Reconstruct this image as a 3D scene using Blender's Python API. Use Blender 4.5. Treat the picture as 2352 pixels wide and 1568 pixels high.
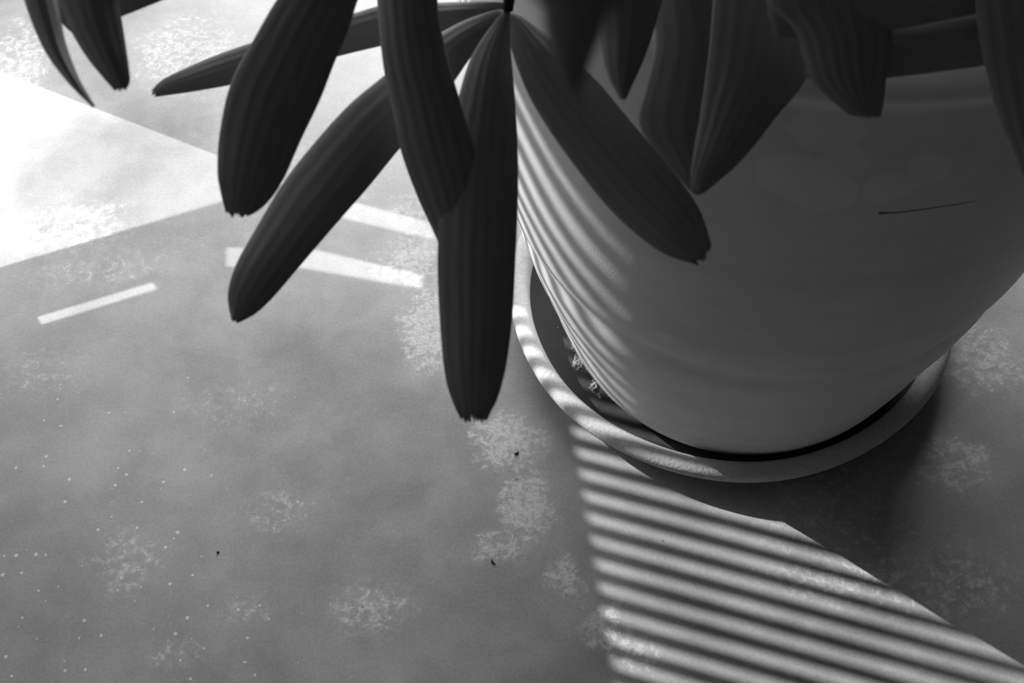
import bpy, bmesh, math, random
from mathutils import Vector, Matrix, noise

for o in list(bpy.data.objects):
    bpy.data.objects.remove(o, do_unlink=True)
scene = bpy.context.scene
COL = scene.collection

# ------------------------------------------------------------------ camera
W_PX, H_PX = 2352.0, 1568.0
F_PX = 2800.0
PITCH, ROLL = 0.9533203, -0.0574152
CAM = Vector((-0.1794978, -0.6059433, 0.8176069))
FWD = Vector((0, math.cos(PITCH), -math.sin(PITCH)))
UP0 = Vector((0, math.sin(PITCH), math.cos(PITCH)))
RT0 = Vector((1, 0, 0))
RIGHT = RT0 * math.cos(ROLL) + UP0 * math.sin(ROLL)
UP = -RT0 * math.sin(ROLL) + UP0 * math.cos(ROLL)
cam_data = bpy.data.cameras.new('camera')
cam_data.sensor_width = 36.0
cam_data.lens = 36.0 * F_PX / W_PX
cam_data.clip_start = 0.01
cam_data.dof.use_dof = True
cam_data.dof.focus_distance = 0.86
cam_data.dof.aperture_fstop = 15.0
cam = bpy.data.objects.new('camera', cam_data)
COL.objects.link(cam)
m = Matrix((RIGHT, UP, -FWD)).transposed().to_4x4()
m.translation = CAM
cam.matrix_world = m
scene.camera = cam

# ------------------------------------------------------------------ light
SUN_AZ = math.radians(-31.0)          # direction the light travels over the floor
SUN_EL = math.radians(29.7)
SUN_STRENGTH = 7.7
SKY_STRENGTH = 10.0
HDIR = Vector((math.cos(SUN_AZ), math.sin(SUN_AZ), 0))
SDIR = HDIR * math.cos(SUN_EL) + Vector((0, 0, -math.sin(SUN_EL)))

world = bpy.data.worlds.new('world')
scene.world = world
world.use_nodes = True
bg = world.node_tree.nodes['Background']
bg.inputs[0].default_value = (1, 1, 1, 1)
bg.inputs[1].default_value = SKY_STRENGTH

sun_data = bpy.data.lights.new('sun', 'SUN')
sun_data.energy = SUN_STRENGTH
sun_data.angle = math.radians(0.38)
sun = bpy.data.objects.new('sun', sun_data)
COL.objects.link(sun)
sun.rotation_euler = SDIR.to_track_quat('-Z', 'Y').to_euler()
sun.location = (-4, 2.4, 3)

# portal in the back window opening: helps the renderer find the sky
portal_data = bpy.data.lights.new('window_portal', 'AREA')
portal_data.shape = 'RECTANGLE'
portal_data.cycles.is_portal = True

vs = scene.view_settings
vs.view_transform = 'Standard'
vs.look = 'None'
vs.exposure = 0.0
vs.gamma = 1.0
vs.use_curve_mapping = False

# ------------------------------------------------------------------ helpers
def ray(px, py):
    return RIGHT * ((px - W_PX / 2) / F_PX) + UP * (-(py - H_PX / 2) / F_PX) + FWD

def unproj(px, py, depth):
    return CAM + ray(px, py) * depth

def on_floor(px, py, z=0.0):
    d = ray(px, py)
    return CAM + d * ((z - CAM.z) / d.z)

def obj(name, me, mat=None, parent=None):
    o = bpy.data.objects.new(name, me)
    COL.objects.link(o)
    if mat:
        me.materials.append(mat)
    if parent:
        o.parent = parent
    return o

def tag(o, label=None, cat=None, group=None, kind=None):
    if label: o['label'] = label
    if cat: o['category'] = cat
    if group: o['group'] = group
    if kind: o['kind'] = kind
    return o

def bm_mesh(name, bm, smooth=False):
    me = bpy.data.meshes.new(name)
    bmesh.ops.recalc_face_normals(bm, faces=bm.faces)
    bm.to_mesh(me)
    bm.free()
    if smooth:
        for p in me.polygons:
            p.use_smooth = True
    return me

def box(bm, x0, x1, y0, y1, z0, z1):
    vs_ = [bm.verts.new((x, y, z)) for z in (z0, z1) for y in (y0, y1) for x in (x0, x1)]
    for f in ((0, 2, 3, 1), (4, 5, 7, 6), (0, 1, 5, 4), (2, 6, 7, 3), (0, 4, 6, 2), (1, 3, 7, 5)):
        bm.faces.new([vs_[i] for i in f])

def lathe(profile, seg, cx=0.0, cy=0.0, wob=None):
    """profile: (r,z) list. A closed loop of rings (or a cap where r == 0)."""
    bm = bmesh.new()
    rings = []
    for r, z in profile:
        if r < 1e-6:
            rings.append([bm.verts.new((cx, cy, z))])
        else:
            ring = []
            for k in range(seg):
                a = 2 * math.pi * k / seg
                rr = r + (wob(a, z) if wob else 0)
                ring.append(bm.verts.new((cx + rr * math.cos(a), cy + rr * math.sin(a), z)))
            rings.append(ring)
    for A, B in zip(rings[:-1], rings[1:]):
        for k in range(seg):
            k2 = (k + 1) % seg
            if len(A) == 1:
                bm.faces.new((A[0], B[k], B[k2]))
            elif len(B) == 1:
                bm.faces.new((A[k], B[0], A[k2]))
            else:
                bm.faces.new((A[k], B[k], B[k2], A[k2]))
    return bm

def hermite(xs, ys, q):
    n = len(xs)
    if q <= xs[0]: return ys[0]
    if q >= xs[-1]: return ys[-1]
    i = max(j for j in range(n - 1) if xs[j] <= q)
    def slope(j):
        a, b = max(j - 1, 0), min(j + 1, n - 1)
        return (ys[b] - ys[a]) / (xs[b] - xs[a])
    h = xs[i + 1] - xs[i]
    t = (q - xs[i]) / h
    return ((2 * t**3 - 3 * t**2 + 1) * ys[i] + (t**3 - 2 * t**2 + t) * h * slope(i)
            + (-2 * t**3 + 3 * t**2) * ys[i + 1] + (t**3 - t**2) * h * slope(i + 1))

# ------------------------------------------------------------------ materials
class NT:
    def __init__(self, name):
        self.mat = bpy.data.materials.new(name)
        self.mat.use_nodes = True
        self.t = self.mat.node_tree
        self.b = self.t.nodes['Principled BSDF']
    def n(self, typ, **kw):
        nd = self.t.nodes.new(typ)
        for k, v in kw.items():
            if k in nd.inputs: nd.inputs[k].default_value = v
            else: setattr(nd, k, v)
        return nd
    def l(self, a, b):
        self.t.links.new(a, b)
    def math(self, op, a, b=None, c=None, clamp=False):
        nd = self.t.nodes.new('ShaderNodeMath'); nd.operation = op; nd.use_clamp = clamp
        for i, v in enumerate((a, b, c)):
            if v is None: continue
            if isinstance(v, (int, float)): nd.inputs[i].default_value = v
            else: self.l(v, nd.inputs[i])
        return nd.outputs[0]
    def smooth(self, v, a, b, o0=0.0, o1=1.0):
        nd = self.t.nodes.new('ShaderNodeMapRange'); nd.interpolation_type = 'SMOOTHSTEP'
        self.l(v, nd.inputs[0])
        for i, x in zip((1, 2, 3, 4), (a, b, o0, o1)): nd.inputs[i].default_value = x
        return nd.outputs[0]
    def noise(self, vec, scale, detail=2.0, rough=0.5, dist=0.0):
        nd = self.t.nodes.new('ShaderNodeTexNoise')
        nd.inputs['Scale'].default_value = scale; nd.inputs['Detail'].default_value = detail
        nd.inputs['Roughness'].default_value = rough; nd.inputs['Distortion'].default_value = dist
        self.l(vec, nd.inputs['Vector'])
        return nd.outputs[0]
    def grey(self, v, inp='Base Color'):
        nd = self.t.nodes.new('ShaderNodeCombineColor')
        for i in range(3): self.l(v, nd.inputs[i])
        self.l(nd.outputs[0], self.b.inputs[inp])
    def bump(self, h, strength, dist):
        nd = self.t.nodes.new('ShaderNodeBump')
        nd.inputs['Strength'].default_value = strength; nd.inputs['Distance'].default_value = dist
        self.l(h, nd.inputs['Height']); self.l(nd.outputs[0], self.b.inputs['Normal'])
    def pos(self):
        return self.t.nodes.new('ShaderNodeTexCoord').outputs['Object']

def plain(name, g, rough=0.6):
    k = NT(name)
    k.b.inputs['Base Color'].default_value = (g, g, g, 1)
    k.b.inputs['Roughness'].default_value = rough
    v = k.noise(k.pos(), 14.0, 4.0)
    k.grey(k.smooth(v, 0.2, 0.8, g * 0.85, g * 1.15))
    return k.mat

# floor: worn concrete, cloudy greys, pale lime bloom in patches, pale grit and a few dark specks
STAINS = [  # pixel centre, radius in px (x, y), weight
    (1160, 1010, 120, 90, 1.0), (1205, 1160, 80, 130, 1.0), (1150, 1260, 100, 55, .8),
    (980, 760, 90, 130, 1.1), (950, 600, 120, 90, .9), (1310, 1330, 60, 70, .9), (1390, 1440, 80, 80, .9),
    (1450, 1500, 70, 60, .9), (2180, 1060, 130, 100, .75), (2260, 830, 120, 110, .7),
    (1950, 1330, 260, 90, .7), (2200, 1350, 200, 110, .55), (860, 1400, 130, 90, .6), (290, 1290, 110, 120, .5),
    (640, 1180, 110, 80, .4), (560, 1400, 100, 60, .4), (400, 1500, 100, 60, .45), (440, 120, 190, 130, .8),
    (150, 520, 220, 80, .6), (40, 140, 120, 140, .7), (230, 620, 260, 70, .4), (830, 250, 120, 70, .5),
    (100, 860, 200, 120, .3), (540, 930, 180, 90, .3), (940, 480, 90, 60, .6), (1330, 760, 60, 60, .3)]
k = NT('worn_concrete')
P = k.pos()
warp = k.n('ShaderNodeTexNoise'); warp.inputs['Scale'].default_value = 28.0; warp.inputs['Detail'].default_value = 3.0
k.l(P, warp.inputs['Vector'])
vm = k.n('ShaderNodeVectorMath', operation='MULTIPLY_ADD')
k.l(warp.outputs['Color'], vm.inputs[0]); vm.inputs[1].default_value = (.03, .03, 0); k.l(P, vm.inputs[2])
PW = vm.outputs[0]
mask = None
for (px, py, rx, ry, w) in STAINS:
    c = on_floor(px, py)
    ex = (on_floor(px + rx, py) - c).length
    ey = (on_floor(px, py + ry) - c).length
    s = k.n('ShaderNodeVectorMath', operation='SUBTRACT'); k.l(PW, s.inputs[0]); s.inputs[1].default_value = (c.x + .015, c.y + .015, 0)
    q = k.n('ShaderNodeVectorMath', operation='MULTIPLY'); k.l(s.outputs[0], q.inputs[0]); q.inputs[1].default_value = (1 / ex, 1 / ey, 0)
    ln = k.n('ShaderNodeVectorMath', operation='LENGTH'); k.l(q.outputs[0], ln.inputs[0])
    g = k.smooth(ln.outputs['Value'], 0.15, 1.15, w, 0.0)
    mask = g if mask is None else k.math('MAXIMUM', mask, g)
cloud = k.noise(P, 5.0, 5.0, 0.55, 0.4)
cloud2 = k.noise(P, 22.0, 5.0, 0.6, 0.2)
fine = k.noise(P, 420.0, 3.0, 0.6)
far = k.noise(P, 2.3, 2.0, 0.5)
mask = k.math('MAXIMUM', mask, k.smooth(far, .56, .72, 0.0, .5))
# bloom: torn-edged flakes
fl = k.noise(P, 130.0, 9.0, 0.76, 0.5)
thr = k.math('SUBTRACT', k.math('MULTIPLY_ADD', mask, 0.185, fl), 0.60)
flake = k.math('MULTIPLY', k.smooth(thr, -0.02, 0.08), k.smooth(k.noise(P, 330.0, 4.0, .6), .36, .58, .45, 1.0))
haze_ = k.math('MULTIPLY', k.smooth(thr, -0.14, 0.06), 0.25)
flake = k.math('MULTIPLY', k.math('MAXIMUM', flake, haze_), k.smooth(mask, 0.0, 0.45), clamp=True)
base = k.math('ADD', k.smooth(cloud, .3, .7, .255, .34), k.smooth(cloud2, .3, .7, -.035, .035))
base = k.math('ADD', base, k.smooth(fine, .3, .7, -.022, .022))
colr = k.math('ADD', base, k.math('MULTIPLY', flake, 0.21))
# pale grit
vo = k.n('ShaderNodeTexVoronoi'); vo.inputs['Scale'].default_value = 135.0; k.l(P, vo.inputs['Vector'])
sep = k.n('ShaderNodeSeparateColor'); k.l(vo.outputs['Color'], sep.inputs[0])
gz = k.noise(P, 2.2, 2.0, .5)
gc = on_floor(150, 1350)
gs = k.n('ShaderNodeVectorMath', operation='DISTANCE'); k.l(P, gs.inputs[0]); gs.inputs[1].default_value = (gc.x, gc.y, 0)
gzone = k.math('MAXIMUM', k.smooth(gs.outputs['Value'], .05, .34, 1.0, .0), k.smooth(gz, .45, .75, .15, .5))
rad = k.math('MULTIPLY', k.smooth(sep.outputs[0], .25, 1.0, 0.0, .22), gzone)
dd = k.math('MULTIPLY_ADD', fine, .07, vo.outputs['Distance'])
grit = k.smooth(k.math('SUBTRACT', rad, k.math('SUBTRACT', dd, .03)), 0.0, .03)
colr = k.math('ADD', colr, k.math('MULTIPLY', grit, 0.3))
# dark specks
vo2 = k.n('ShaderNodeTexVoronoi'); vo2.inputs['Scale'].default_value = 52.0; k.l(P, vo2.inputs['Vector'])
sep2 = k.n('ShaderNodeSeparateColor'); k.l(vo2.outputs['Color'], sep2.inputs[0])
rad2 = k.smooth(sep2.outputs[1], .8, 1.0, 0.0, .075)
dark = k.smooth(k.math('SUBTRACT', rad2, vo2.outputs['Distance']), 0.0, .03)
colr = k.math('MULTIPLY', colr, k.math('SUBTRACT', 1.0, k.math('MULTIPLY', dark, .5)))
k.grey(colr)
rr = k.math('ADD', k.smooth(cloud, .3, .7, .34, .44), k.math('MULTIPLY', flake, .22))
k.l(rr, k.b.inputs['Roughness'])
k.b.inputs['Specular IOR Level'].default_value = 0.55
k.bump(k.math('ADD', k.math('MULTIPLY', fine, .35), k.math('MULTIPLY', flake, .9)), 0.25, 0.0008)
MAT_FLOOR = k.mat

# glazed pot
k = NT('pot_glaze'); P = k.pos()
a1 = k.noise(P, 9.0, 4.0, .55, .3); a2 = k.noise(P, 60.0, 3.0)
mp = k.n('ShaderNodeMapping'); mp.inputs['Scale'].default_value = (1.2, 1.2, 34.0); k.l(P, mp.inputs['Vector'])
a3 = k.noise(mp.outputs[0], 1.6, 3.0, .5)
g = k.math('ADD', k.smooth(a1, .3, .7, .60, .67), k.smooth(a2, .3, .7, -.012, .012))
g = k.math('ADD', g, k.smooth(a3, .3, .7, -.025, .025))
k.grey(g)
k.b.inputs['Roughness'].default_value = .42
k.b.inputs['Specular IOR Level'].default_value = 0.2
mus = k.noise(P, 900.0, 2.0, .5)
k.bump(k.math('ADD', k.math('MULTIPLY', mus, .7), k.math('MULTIPLY', a3, .8)), .18, .0012)
MAT_POT = k.mat

k = NT('saucer_clay'); P = k.pos()
a1 = k.noise(P, 16.0, 5.0, .6, .3); a2 = k.noise(P, 380.0, 4.0, .65)
k.grey(k.math('ADD', k.smooth(a1, .3, .7, .40, .52), k.smooth(a2, .3, .7, -.05, .05)))
k.b.inputs['Roughness'].default_value = .7
k.bump(a2, .45, .0012)
MAT_SAUCER = k.mat

k = NT('dry_dirt'); P = k.pos()
a1 = k.noise(P, 120.0, 6.0, .7)
k.grey(k.smooth(a1, .3, .7, .06, .26)); k.b.inputs['Roughness'].default_value = .95
k.bump(a1, .6, .003)
MAT_DIRT = k.mat
MAT_SILT_SHADE = plain('dark_silt_shade', .03, .95)  # extra dark to carry the shade of the saucer groove
MAT_SOIL = plain('potting_soil', .03, .95)
MAT_SCRATCH = plain('chipped_glaze', .12, .8)
MAT_CRUMB = plain('dark_crumb', .015, .8)

k = NT('palm_leaf')
uv = k.n('ShaderNodeUVMap').outputs[0]
mp = k.n('ShaderNodeMapping'); mp.inputs['Scale'].default_value = (46.0, 1.3, 1.0); k.l(uv, mp.inputs['Vector'])
s1 = k.noise(mp.outputs[0], 1.0, 3.0, .55)
k.grey(k.smooth(s1, .3, .7, .25, .285))
k.b.inputs['Roughness'].default_value = .5
k.b.inputs['Specular IOR Level'].default_value = 0.22
k.bump(s1, .2, .0010)
MAT_LEAF = k.mat
k = NT('palm_stem'); mp = k.noise(k.pos(), 40.0, 3.0)
k.grey(k.smooth(mp, .3, .7, .02, .05)); k.b.inputs['Roughness'].default_value = .6
MAT_STEM = k.mat

MAT_WALL = plain('dark_plaster', .14, .9)
MAT_PLASTER = plain('pale_plaster', .36, .9)
MAT_CEIL = plain('ceiling_paint', .22, .9)
MAT_WOOD = plain('screen_wood', .18, .7)
MAT_FRAME = plain('window_frame_paint', .35, .6)

# ------------------------------------------------------------------ the room
bm = bmesh.new(); box(bm, -6, 2.4, -2.4, 6, -.06, 0.0)
tag(obj('floor', bm_mesh('floor', bm), MAT_FLOOR), kind='structure')

# unseen thin partition added at the left; cut-outs shaped to cast the sun pattern.
WD = Vector((0.07, -0.998, 0)).normalized()      # runs along this line
WN = Vector((WD.y, -WD.x, 0)) * -1.0              # points into the room (+x)
W0 = Vector((-0.78, 0.0, 0))

def to_wall(p):
    """Follow the sunlight from point p back to the partition; (u, height) there."""
    t = (p - W0).dot(WN) / SDIR.dot(WN)
    q = p - SDIR * t
    return ((q - W0).dot(WD), q.z)

def wall_pt(u, h, out=0.0):
    return W0 + WD * u + Vector((0, 0, h)) - WN * out

A_DIR = math.radians(-20.5)
AV = Vector((math.cos(A_DIR), math.sin(A_DIR), 0))
PE = Vector((-math.sin(A_DIR), math.cos(A_DIR), 0))

def q_line(q, x):
    """floor point on the stripe line PE.p == q at this x"""
    return Vector((x, (q - PE.x * x) / PE.y, 0))

def end_x(q):
    y = -0.134
    for _ in range(5):
        x = -0.134 - 0.07 * (y + 0.134)
        y = (q - PE.x * x) / PE.y
    return x

Q_TOP, Q_BOT, DQ = -0.080, -0.375, 0.0171
Q0 = -0.1687
def far_x(q):
    return 0.43 if q > -0.309 else 0.30

holes = []
def hole_px(pts):
    holes.append([to_wall(on_floor(*p)) for p in pts])
# bright wedge of sun, far left
holes.append([to_wall(Vector(p + (0,))) for p in ((-0.755, 0.040), (-0.371, 0.168), (-0.755, 0.391))])
# slim streak, and the two bands between the leaves
hole_px([(86, 728), (366, 644), (376, 662), (96, 748)])
hole_px([(690, 425), (1010, 512), (1010, 553), (690, 478)])
hole_px([(520, 566), (742, 572), (985, 630), (985, 666), (700, 616), (520, 612)])
# the slatted opening
op = [q_line(Q_TOP, end_x(Q_TOP)), q_line(Q_BOT, end_x(Q_BOT)), q_line(Q_BOT, 0.30), q_line(-0.309, 0.30),
      q_line(-0.309, 0.43), q_line(Q_TOP, 0.43)]
holes.append([to_wall(p) for p in op])
U0, U1, H1 = -1.07, 2.4, 2.5
bm = bmesh.new()
edges = []
for loop in [[(U0, 0), (U1, 0), (U1, H1), (U0, H1)]] + holes:
    v = [bm.verts.new(wall_pt(u, h)) for u, h in loop]
    for i in range(len(v)):
        edges.append(bm.edges.new((v[i], v[(i + 1) % len(v)])))
bmesh.ops.triangle_fill(bm, use_beauty=True, use_dissolve=False, edges=edges, normal=WN)
ret = bmesh.ops.extrude_face_region(bm, geom=list(bm.faces))
bmesh.ops.translate(bm, vec=-WN * 0.006, verts=[e for e in ret['geom'] if isinstance(e, bmesh.types.BMVert)])
sun_mask_left = tag(obj('sun_mask_left', bm_mesh('sun_mask_left', bm), MAT_PLASTER), kind='structure')
# added slats across the opening, spaced to throw the sun stripes
q = Q0 + DQ * 5.5
while q > Q_BOT - DQ:
    hw = 0.0040
    xr = far_x(q)
    pts = [q_line(q - hw, end_x(q) - .02), q_line(q - hw, xr + .02), q_line(q + hw, xr + .02), q_line(q + hw, end_x(q) - .02)]
    uv_ = [to_wall(p) for p in pts]
    bm = bmesh.new()
    a = [bm.verts.new(wall_pt(u, h, .007)) for u, h in uv_]
    b = [bm.verts.new(wall_pt(u, h, .0095)) for u, h in uv_]
    bm.faces.new(a); bm.faces.new(b[::-1])
    for i in range(4):
        bm.faces.new((a[i], b[i], b[(i + 1) % 4], a[(i + 1) % 4]))
    obj('stripe_slat', bm_mesh('stripe_slat', bm), MAT_WOOD, sun_mask_left)
    q -= DQ

# back wall with a low wide window, square to the partition
BX0, BX1, BY, WZ0, WZ1 = -0.70, 0.66, 1.00, 0.04, 0.93
bm = bmesh.new()
box(bm, -0.84, BX0, BY, BY + .05, 0, 2.5)
box(bm, BX1, 2.2, BY, BY + .05, 0, 2.5)
box(bm, BX0, BX1, BY, BY + .05, 0, WZ0)
box(bm, BX0, BX1, BY, BY + .05, WZ1, 2.5)
tag(obj('wall_back', bm_mesh('wall_back', bm), MAT_WALL), kind='structure')
bm = bmesh.new()
for x in (BX0, -.04, BX1 - .04): box(bm, x, x + .04, BY + .005, BY + .045, WZ0, WZ1)
box(bm, BX0, BX1, BY + .005, BY + .045, WZ0, WZ0 + .03); box(bm, BX0, BX1, BY + .005, BY + .045, WZ1 - .03, WZ1)
tag(obj('window_1', bm_mesh('window_1', bm), MAT_FRAME), kind='structure')
portal_data.size = BX1 - BX0; portal_data.size_y = WZ1 - WZ0
portal = bpy.data.objects.new('window_portal', portal_data)
COL.objects.link(portal)
portal.location = ((BX0 + BX1) / 2, BY + .06, (WZ0 + WZ1) / 2)
portal.rotation_euler = (math.radians(-90), 0, 0)
bm = bmesh.new(); box(bm, 2.15, 2.2, -2.4, BY, 0, 2.5)
tag(obj('wall_right', bm_mesh('wall_right', bm), MAT_WALL), kind='structure')
bm = bmesh.new(); box(bm, -0.7, 2.2, -2.4, -2.35, 0, 2.5)
tag(obj('wall_front', bm_mesh('wall_front', bm), MAT_WALL), kind='structure')
bm = bmesh.new(); box(bm, -0.9, 2.2, -2.4, BY + .05, 2.5, 2.55)
tag(obj('ceiling', bm_mesh('ceiling', bm), MAT_CEIL), kind='structure')

# ------------------------------------------------------------------ saucer
random.seed(4)
def sw(a, z):
    return .0006 * math.sin(3 * a + 1) + .0004 * math.sin(7 * a)
sp = [(0, .003), (.10, .003), (.150, .004), (.166, .006), (.1725, .010), (.1765, .016), (.179, .0205), (.180, .0245),
      (.1790, .0280), (.1762, .0302), (.1722, .0311), (.1684, .0304), (.1656, .0282), (.1640, .0240), (.1630, .0150), (.1612, .0080), (.1570, .0050), (.148, .0045),
      (.138, .0060), (.131, .0095), (.127, .0105), (.10, .0105), (0, .0105)]
sp = [(r, max(z, 0) if i > 2 else 0.0) for i, (r, z) in enumerate(sp)]
saucer = obj('plant_saucer', bm_mesh('plant_saucer', lathe(sp, 160, wob=sw), True), MAT_SAUCER)
tag(saucer, 'round pale clay saucer with a rolled rim under the planter', 'saucer')
# dark silty fill with painted-in groove shade; pale dirt caked beside the pot
def ring_patch(r0, r1, a0, a1, na, nr, hf):
    bm = bmesh.new(); g_ = []
    for i in range(na + 1):
        a = math.radians(a0 + (a1 - a0) * i / na)
        g_.append([bm.verts.new((r * math.cos(a), r * math.sin(a), hf(r * math.cos(a), r * math.sin(a), j / nr, i / na)))
                   for j in range(nr + 1) for r in (r0 + (r1 - r0) * j / nr,)])
    for i in range(na):
        for j in range(nr):
            bm.faces.new((g_[i][j], g_[i + 1][j], g_[i + 1][j + 1], g_[i][j + 1]))
    return bm
def nz(x, y, f, o): return noise.noise(Vector((x * f, y * f, o)))
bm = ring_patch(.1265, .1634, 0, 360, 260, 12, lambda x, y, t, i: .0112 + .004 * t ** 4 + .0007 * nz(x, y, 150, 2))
tag(obj('silt_shade', bm_mesh('silt_shade', bm, True), MAT_SILT_SHADE, saucer), label='dark silty residue in the saucer groove, with the shade there painted in', kind='stuff')
def crust_h(x, y, t, i):
    e = min(1, 8 * i, 8 * (1 - i))
    return .0098 + e * max(0.0, .0045 * (1 - t) + .004 * nz(x, y, 90, 5) + .0016 * nz(x, y, 420, 9) - .0005)
bm = ring_patch(.121, .1475, 150, 262, 420, 24, crust_h)
tag(obj('dirt_crust', bm_mesh('dirt_crust', bm), MAT_DIRT, saucer), label='pale crumbly dirt caked inside the saucer', kind='stuff')

# ------------------------------------------------------------------ planter
PCX, PCY = 0.00268, -0.02629
ZK = [.0105, .03, .06, .10, .15, .21, .27, .32, .37, .42, .452]
RK = [.1245, .1348, .1448, .1552, .1688, .1812, .1922, .1982, .2037, .2085, .2105]
prof = [(0, .0105)]
for i in range(71):
    z = .0105 + (.452 - .0105) * i / 70
    r = hermite(ZK, RK, z)
    # slight waist where the thrown lower part meets the upper part
    r += -.0022 * math.exp(-((z - .190) / .012) ** 2) + .0010 * math.exp(-((z - .218) / .014) ** 2)
    r += .00035 * math.sin(z * 190) * math.exp(-((z - .12) / .07) ** 2)
    prof.append((r, z))
prof += [(.2140, .454), (.2160, .458), (.2162, .463), (.2140, .468), (.2090, .470), (.2035, .469), (.2005, .465), (.1995, .455),
         (.1960, .42), (.1900, .36), (.182, .32), (.10, .32), (0, .32)]
planter = bpy.data.objects.new('planter', None); COL.objects.link(planter)
planter.location = (PCX, PCY, .0105)
tag(planter, 'large pale glazed planter with striped sunlight on its side', 'planter')
def local(o, par):
    o.parent = par
    o.matrix_parent_inverse = Matrix.Translation(-par.location)
    return o
body = local(obj('pot_body', bm_mesh('pot_body', lathe(prof, 200, PCX, PCY), True), MAT_POT), planter)
bm = lathe([(0, .415), (.06, .418), (.12, .412), (.17, .405), (.1945, .40)], 64, PCX, PCY)
for v in bm.verts:
    v.co.z += .008 * noise.noise(v.co * 40)
local(obj('soil', bm_mesh('soil', bm, True), MAT_SOIL), planter)
# small scratch on the glaze: a dark chipped line
def on_pot(px, py, lift=0.0):
    d = ray(px, py)
    for i in range(4000):
        z = .45 - i * .0001
        p = CAM + d * ((z - CAM.z) / d.z)
        if math.hypot(p.x - PCX, p.y - PCY) <= hermite(ZK, RK, z) + lift:
            return p
    return None

# faint pale water marks dried on the glaze
pt = MAT_POT.node_tree
gin = pt.nodes['Principled BSDF'].inputs['Base Color']
src = gin.links[0].from_node.inputs[0].links[0].from_socket
kk = NT.__new__(NT); kk.mat = MAT_POT; kk.t = pt; kk.b = pt.nodes['Principled BSDF']
PP = kk.pos(); wn = kk.noise(PP, 45.0, 3.0)
marks = None
for (px, py, r) in ((1890, 440, .016), (1900, 300, .015), (2045, 430, .013), (2135, 390, .012), (1930, 380, .012), (1810, 400, .016), (1530, 775, .006)):
    c = on_pot(px, py)
    dn = kk.n('ShaderNodeVectorMath', operation='DISTANCE'); kk.l(PP, dn.inputs[0]); dn.inputs[1].default_value = c
    g = kk.smooth(kk.math('MULTIPLY_ADD', wn, .012, dn.outputs['Value']), r + .006 - .0012, r + .006 + .0012, 1.0, 0.0)
    marks = g if marks is None else kk.math('MAXIMUM', marks, g)
kk.grey(kk.math('MULTIPLY_ADD', marks, .07, src))

def tube(name, pts, rads, mat, seg=8, parent=None):
    bm = bmesh.new(); rings = []
    for i, p in enumerate(pts):
        d = (pts[min(i + 1, len(pts) - 1)] - pts[max(i - 1, 0)]).normalized()
        a = d.orthogonal().normalized(); b = d.cross(a)
        if rings:
            a = (prev - d * prev.dot(d)).normalized(); b = d.cross(a)
        prev = a
        rings.append([bm.verts.new(p + (a * math.cos(t) + b * math.sin(t)) * rads[i]) for t in [2 * math.pi * k_ / seg for k_ in range(seg)]])
    for A, B in zip(rings[:-1], rings[1:]):
        for k_ in range(seg):
            bm.faces.new((A[k_], A[(k_ + 1) % seg], B[(k_ + 1) % seg], B[k_]))
    bm.faces.new(rings[0][::-1]); bm.faces.new(rings[-1])
    return obj(name, bm_mesh(name, bm, True), mat, parent)
cr = [on_pot(*p) for p in ((2018, 489), (2060, 488), (2100, 483), (2150, 476), (2200, 469), (2240, 461))]
if all(cr):
    c_ = tube('glaze_scratch', cr, [.0007, .0004, .0004, .0003, .0003, .0002], MAT_SCRATCH, 5)
    local(c_, planter)

# ------------------------------------------------------------------ the palm
palm = bpy.data.objects.new('lady_palm', None); COL.objects.link(palm)
palm.location = (PCX, PCY, .41)
tag(palm, 'dark broad-leaved palm drooping over the pale planter', 'plant')

def catmull(pts, n):
    P_ = [Vector(p) for p in pts]
    P_ = [P_[0] * 2 - P_[1]] + P_ + [P_[-1] * 2 - P_[-2]]
    dense = []
    for i in range(1, len(P_) - 2):
        p0, p1, p2, p3 = P_[i - 1:i + 3]
        for s in range(16):
            t = s / 16
            dense.append(.5 * ((2 * p1) + (p2 - p0) * t + (2 * p0 - 5 * p1 + 4 * p2 - p3) * t * t + (3 * p1 - p0 - 3 * p2 + p3) * t ** 3))
    dense.append(P_[-2])
    acc = [0]
    for a, b in zip(dense[:-1], dense[1:]): acc.append(acc[-1] + (b - a).length)
    out, j = [], 0
    for i in range(n):
        s = acc[-1] * i / (n - 1)
        while j < len(acc) - 2 and acc[j + 1] < s: j += 1
        f = (s - acc[j]) / max(acc[j + 1] - acc[j], 1e-9)
        out.append(dense[j].lerp(dense[j + 1], min(max(f, 0), 1)))
    return out

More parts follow.
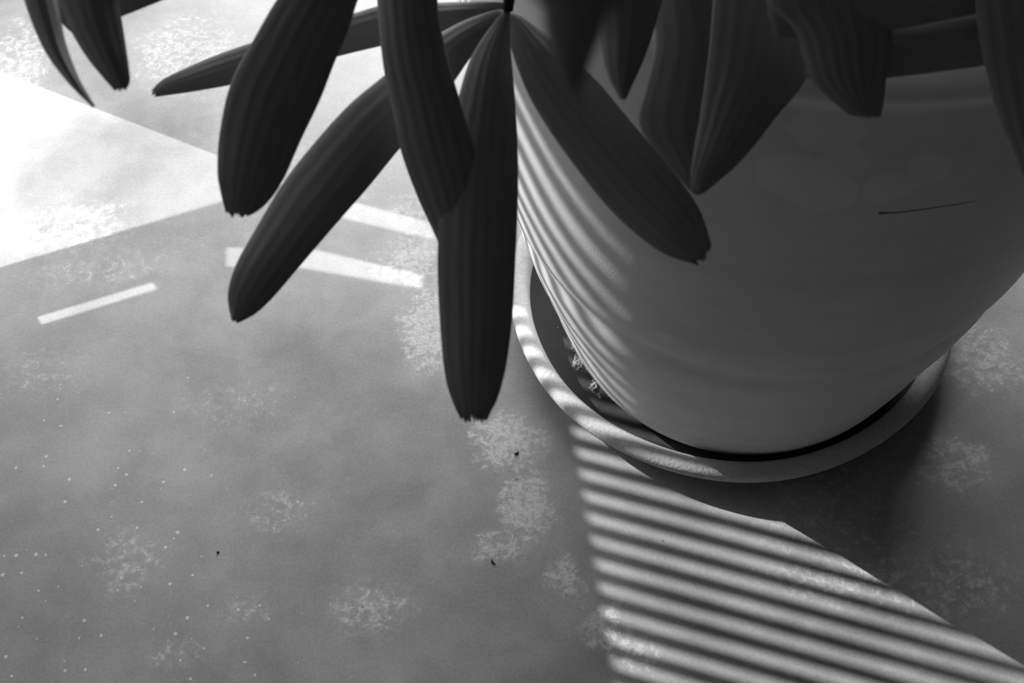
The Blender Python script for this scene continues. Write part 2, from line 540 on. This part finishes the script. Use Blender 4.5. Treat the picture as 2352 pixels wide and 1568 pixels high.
def leaflet(left, right, d0, d1, hub, parent, seed, bow=.004, pleats=6, teeth=.02, dm=None):
    """left/right: the two edges in photo pixels from base to tip; d0..d1: distance along the leaf."""
    rnd = random.Random(seed)
    if hub:
        left = [(hub[0] - 6, hub[1])] + list(left); right = [(hub[0] + 6, hub[1] + 4)] + list(right)
    n, mcol = 48, pleats * 6
    L, R_ = catmull(left, n), catmull(right, n)
    dmid = (d0 + d1) / 2 if dm is None else dm
    top, bot = [], []
    teeth_v = [0] * (mcol + 1)
    c = 0
    while c <= mcol:
        w = rnd.choice((2, 3, 4, 5)); v = rnd.uniform(0, 1)
        for i in range(c, min(c + w, mcol + 1)): teeth_v[i] = v * teeth - (.5 * teeth if i == c else 0)
        c += w
    bm = bmesh.new()
    uvl = bm.loops.layers.uv.new('UVMap')
    tip_dir = None
    for i in range(n):
        t = i / (n - 1)
        d = d0 * (1 - t) ** 2 + 2 * (2 * dmid - (d0 + d1) / 2) * t * (1 - t) + d1 * t * t
        rt, rb = [], []
        for j in range(mcol + 1):
            s = j / mcol
            px = L[i].lerp(R_[i], s)
            if i >= n - 2 and teeth:
                ax = ((L[-1] + R_[-1]) - (L[-6] + R_[-6])).normalized()
                px = px + ax * (teeth_v[j] * 900 * (1 if i == n - 1 else .35)) * math.sin(math.pi * min(max(s, .03), .97)) ** .3
            wide = min(1, t * 6) * min(1, (1 - t) * 5 + .25)
            ph = (s * pleats) % 1.0
            pl = (abs(ph - .5) * 2 - .5) * .00025 * wide
            dd_ = d - bow * (1 - (2 * s - 1) ** 2) * wide + pl
            p = unproj(px.x, px.y, dd_)
            rt.append((p, s, t))
            rb.append((unproj(px.x, px.y, dd_ + .0005), s, t))
        top.append(rt); bot.append(rb)
    vt = [[bm.verts.new(p[0]) for p in row] for row in top]
    vb = [[bm.verts.new(p[0]) for p in row] for row in bot]
    def face(vs_, uvs):
        f = bm.faces.new(vs_)
        for lp, (s, t) in zip(f.loops, uvs): lp[uvl].uv = (s, t)
    def uvof(i, j): return (j / mcol + seed * .37, i / (n - 1) + seed * .19)
    for i in range(n - 1):
        for j in range(mcol):
            idx = ((i, j), (i + 1, j), (i + 1, j + 1), (i, j + 1))
            face([vt[a][b] for a, b in idx], [uvof(a, b) for a, b in idx])
            face([vb[a][b] for a, b in idx[::-1]], [uvof(a, b) for a, b in idx[::-1]])
    for i in range(n - 1):
        for j in (0, mcol):
            idx = [vt[i][j], vt[i + 1][j], vb[i + 1][j], vb[i][j]]
            face(idx, [uvof(i, j)] * 4)
    for j in range(mcol):
        for i in (0, n - 1):
            face([vt[i][j], vt[i][j + 1], vb[i][j + 1], vb[i][j]], [uvof(i, j)] * 4)
    o = obj('leaflet', bm_mesh('leaflet', bm, True), MAT_LEAF, parent)
    return o

# canes rising from the soil
canes = []
for (dx, dy, h, lean) in ((-.05, -.02, .95, (-.10, -.05)), (.03, .03, 1.05, (.05, .02)), (.05, -.05, .9, (.12, -.06)), (-.02, .06, 1.0, (-.06, .08))):
    pts = [Vector((PCX + dx + lean[0] * (i / 8) ** 1.5, PCY + dy + lean[1] * (i / 8) ** 1.5, .405 + (h - .405) * i / 8)) for i in range(9)]
    c_ = tube('cane', pts, [.009 - .0006 * i + (.0012 if i % 2 else 0) for i in range(9)], MAT_STEM, 10)
    local(c_, palm); canes.append(pts)

def frond(cane, k_, hub_px, hub_d):
    """petiole from a cane to the hub where the leaflets spread"""
    a = canes[cane][k_]; b = unproj(hub_px[0], hub_px[1], hub_d)
    mid = (a + b) / 2 + Vector((0, 0, .10 + .1 * (b - a).length))
    pts = [a * (1 - t) ** 2 + mid * 2 * t * (1 - t) + b * t * t for t in [i / 14 for i in range(15)]]
    o = tube('frond', pts, [.0042 - .0016 * i / 14 for i in range(15)], MAT_STEM, 8)
    return local(o, palm)

def hang(fr, *a, **kw):
    o = leaflet(*a, parent=fr, **kw)
    o.matrix_parent_inverse = fr.matrix_world.inverted() if False else Matrix.Translation((0, 0, 0))
    return o

H1 = (1166, 22)
f1 = frond(0, 4, H1, .525)
leaflet([(1140, 45), (1085, 125), (1055, 215), (1026, 340), (1006, 550), (1008, 700), (1020, 850), (1038, 920), (1057, 958)],
        [(1172, 50), (1173, 110), (1181, 200), (1189, 330), (1190, 450), (1184, 600), (1176, 740), (1161, 850), (1141, 920), (1120, 958)],
        .525, .475, H1, f1, 1, pleats=6)
leaflet([(1162, 50), (1173, 110), (1215, 220), (1290, 340), (1400, 480), (1500, 568), (1560, 597), (1592, 606)],
        [(1210, 45), (1290, 110), (1370, 185), (1450, 280), (1535, 380), (1598, 465), (1622, 520), (1632, 560)],
        .53, .50, H1, f1, 2, pleats=6)
leaflet([(1130, 25), (1050, 55), (960, 110), (880, 175), (800, 242), (720, 330), (650, 420), (590, 520), (545, 600), (526, 655), (523, 692), (532, 732)],
        [(1160, 60), (1090, 122), (1045, 185), (985, 265), (915, 345), (850, 425), (780, 505), (700, 598), (630, 680), (585, 722), (548, 740)],
        .535, .49, H1, f1, 3, pleats=5, teeth=.009)
leaflet([(1150, 5), (1000, 6), (880, 12), (820, 28), (700, 60), (580, 97), (500, 125), (440, 150), (372, 183), (350, 206)],
        [(1165, 50), (1030, 70), (870, 107), (775, 130), (640, 168), (530, 195), (440, 211), (360, 222)],
        .545, .545, H1, f1, 4, pleats=5, teeth=.012)
f2 = frond(0, 6, (890, -260), .50)
leaflet([(866, -60), (866, 0), (880, 150), (904, 260), (920, 345), (960, 455), (1003, 548), (1040, 640)],
        [(1005, -60), (1005, 10), (1025, 120), (1051, 212), (1085, 330), (1108, 450), (1108, 560), (1080, 645)],
        .51, .50, (890, -260), f2, 5, pleats=6)
leaflet([(690, -70), (635, 0), (580, 95), (530, 190), (505, 300), (499, 390), (506, 440), (518, 488)],
        [(850, -70), (822, 0), (800, 70), (770, 140), (735, 230), (692, 320), (648, 418), (606, 474), (575, 492)],
        .50, .47, (890, -260), f2, 6, pleats=6, teeth=.012)
f3 = frond(0, 7, (150, -300), .47)
leaflet([(38, -60), (55, 0), (80, 70), (110, 130), (160, 195), (211, 245)],
        [(124, -60), (132, 0), (140, 40), (152, 100), (180, 175), (219, 244)],
        .46, .43, (150, -300), f3, 7, pleats=4, teeth=.004)
leaflet([(122, -60), (134, 0), (150, 40), (166, 78), (205, 140), (262, 208)],
        [(270, -60), (272, 0), (279, 40), (290, 110), (299, 178), (294, 200)],
        .47, .45, (150, -300), f3, 8, pleats=5, teeth=.010)
leaflet([(170, -110), (280, -150), (420, -190), (560, -230)], [(180, 80), (278, 39), (375, 0), (520, -60), (640, -130)],
        .48, .48, (110, 20), f3, 9, pleats=5, teeth=.006)
f4 = frond(2, 8, (1360, -900), .20)
leaflet([(1238, -60), (1243, 0), (1250, 60), (1265, 130), (1288, 190), (1310, 222)],
        [(1430, -60), (1405, 0), (1388, 60), (1366, 120), (1340, 190), (1318, 224)],
        .19, .17, (1360, -900), f4, 10, bow=.002, pleats=4, teeth=.004)
f5 = frond(2, 5, (1650, -330), .49)
leaflet([(1370, -50), (1376, 50), (1386, 140), (1405, 193), (1424, 226)],
        [(1540, -50), (1505, 60), (1482, 130), (1455, 190), (1438, 228)],
        .50, .49, (1650, -330), f5, 11, pleats=4, teeth=.006)
leaflet([(1500, -60), (1506, 90), (1484, 195), (1468, 285), (1522, 365), (1573, 425), (1592, 445)],
        [(1700, -60), (1720, 50), (1730, 150), (1710, 260), (1660, 380), (1613, 444)],
        .515, .50, (1650, -330), f5, 12, pleats=6, teeth=.007)
leaflet([(1640, -60), (1630, 100), (1610, 250), (1588, 380), (1588, 436)],
        [(1890, -60), (1882, 60), (1852, 180), (1784, 268), (1702, 370), (1616, 444)],
        .505, .49, (1650, -330), f5, 13, pleats=7, teeth=.007)
f6 = frond(2, 6, (2120, -420), .47)
leaflet([(1780, -60), (1830, 80), (1862, 180), (1900, 222), (1950, 264)],
        [(2080, -60), (2052, 50), (2039, 150), (2031, 230), (2022, 270)],
        .48, .475, (2120, -420), f6, 14, pleats=7, teeth=.010)
leaflet([(2228, -60), (2244, 50), (2258, 130), (2285, 240), (2320, 340), (2360, 430), (2390, 480)],
        [(2500, -60), (2505, 100), (2485, 250), (2462, 380), (2420, 480)],
        .47, .46, (2120, -420), f6, 15, pleats=7, teeth=.010)
f7 = frond(1, 5, (2700, -20), .47)
leaflet([(2430, 110), (2300, 145), (2150, 166), (2050, 178), (1950, 188), (1850, 180)],
        [(2420, -60), (2300, -20), (2150, 10), (2000, 30), (1900, 50), (1840, 80)],
        .47, .485, (2700, -20), f7, 16, pleats=6, teeth=.010)
leaflet([(2430, -10), (2300, 20), (2100, 60), (1950, 80), (1780, 90)],
        [(2400, -180), (2300, -150), (2100, -110), (1950, -70), (1760, 0)],
        .465, .48, (2700, -20), f7, 17, pleats=6, teeth=.010)

bpy.context.view_layer.update()
for fr in palm.children:
    for ch in fr.children:
        ch.matrix_parent_inverse = fr.matrix_world.inverted()

# ------------------------------------------------------------------ crumbs on the floor
def crumb(px, py, ln, wd, ang, label, seed):
    rnd = random.Random(seed)
    c = on_floor(px, py)
    bm = bmesh.new()
    bmesh.ops.create_icosphere(bm, subdivisions=2, radius=1.0)
    for v in bm.verts:
        v.co *= 1 + rnd.uniform(-.12, .12)
        x = v.co.x
        v.co = Vector((x * ln, v.co.y * wd * (1 - .3 * x) + .35 * ln * x * x, v.co.z * wd * .7))
    zmin = min(v.co.z for v in bm.verts)
    bmesh.ops.translate(bm, vec=(0, 0, -zmin), verts=bm.verts)
    o = obj('crumb', bm_mesh('crumb', bm, True), MAT_CRUMB)
    o.location = (c.x, c.y, 0); o.rotation_euler = (0, 0, ang)
    tag(o, label, 'crumb', 'dark crumbs on the concrete floor')
crumb(1187, 1042, .0022, .0010, .5, 'tiny curled dark crumb on the pale stain beside the saucer', 1)
crumb(501, 1269, .0011, .0009, 0, 'tiny round dark crumb alone on plain grey concrete', 2)
crumb(1132, 1292, .0026, .0008, -1.0, 'thin dark sliver at the lower edge of the pale stain', 3)
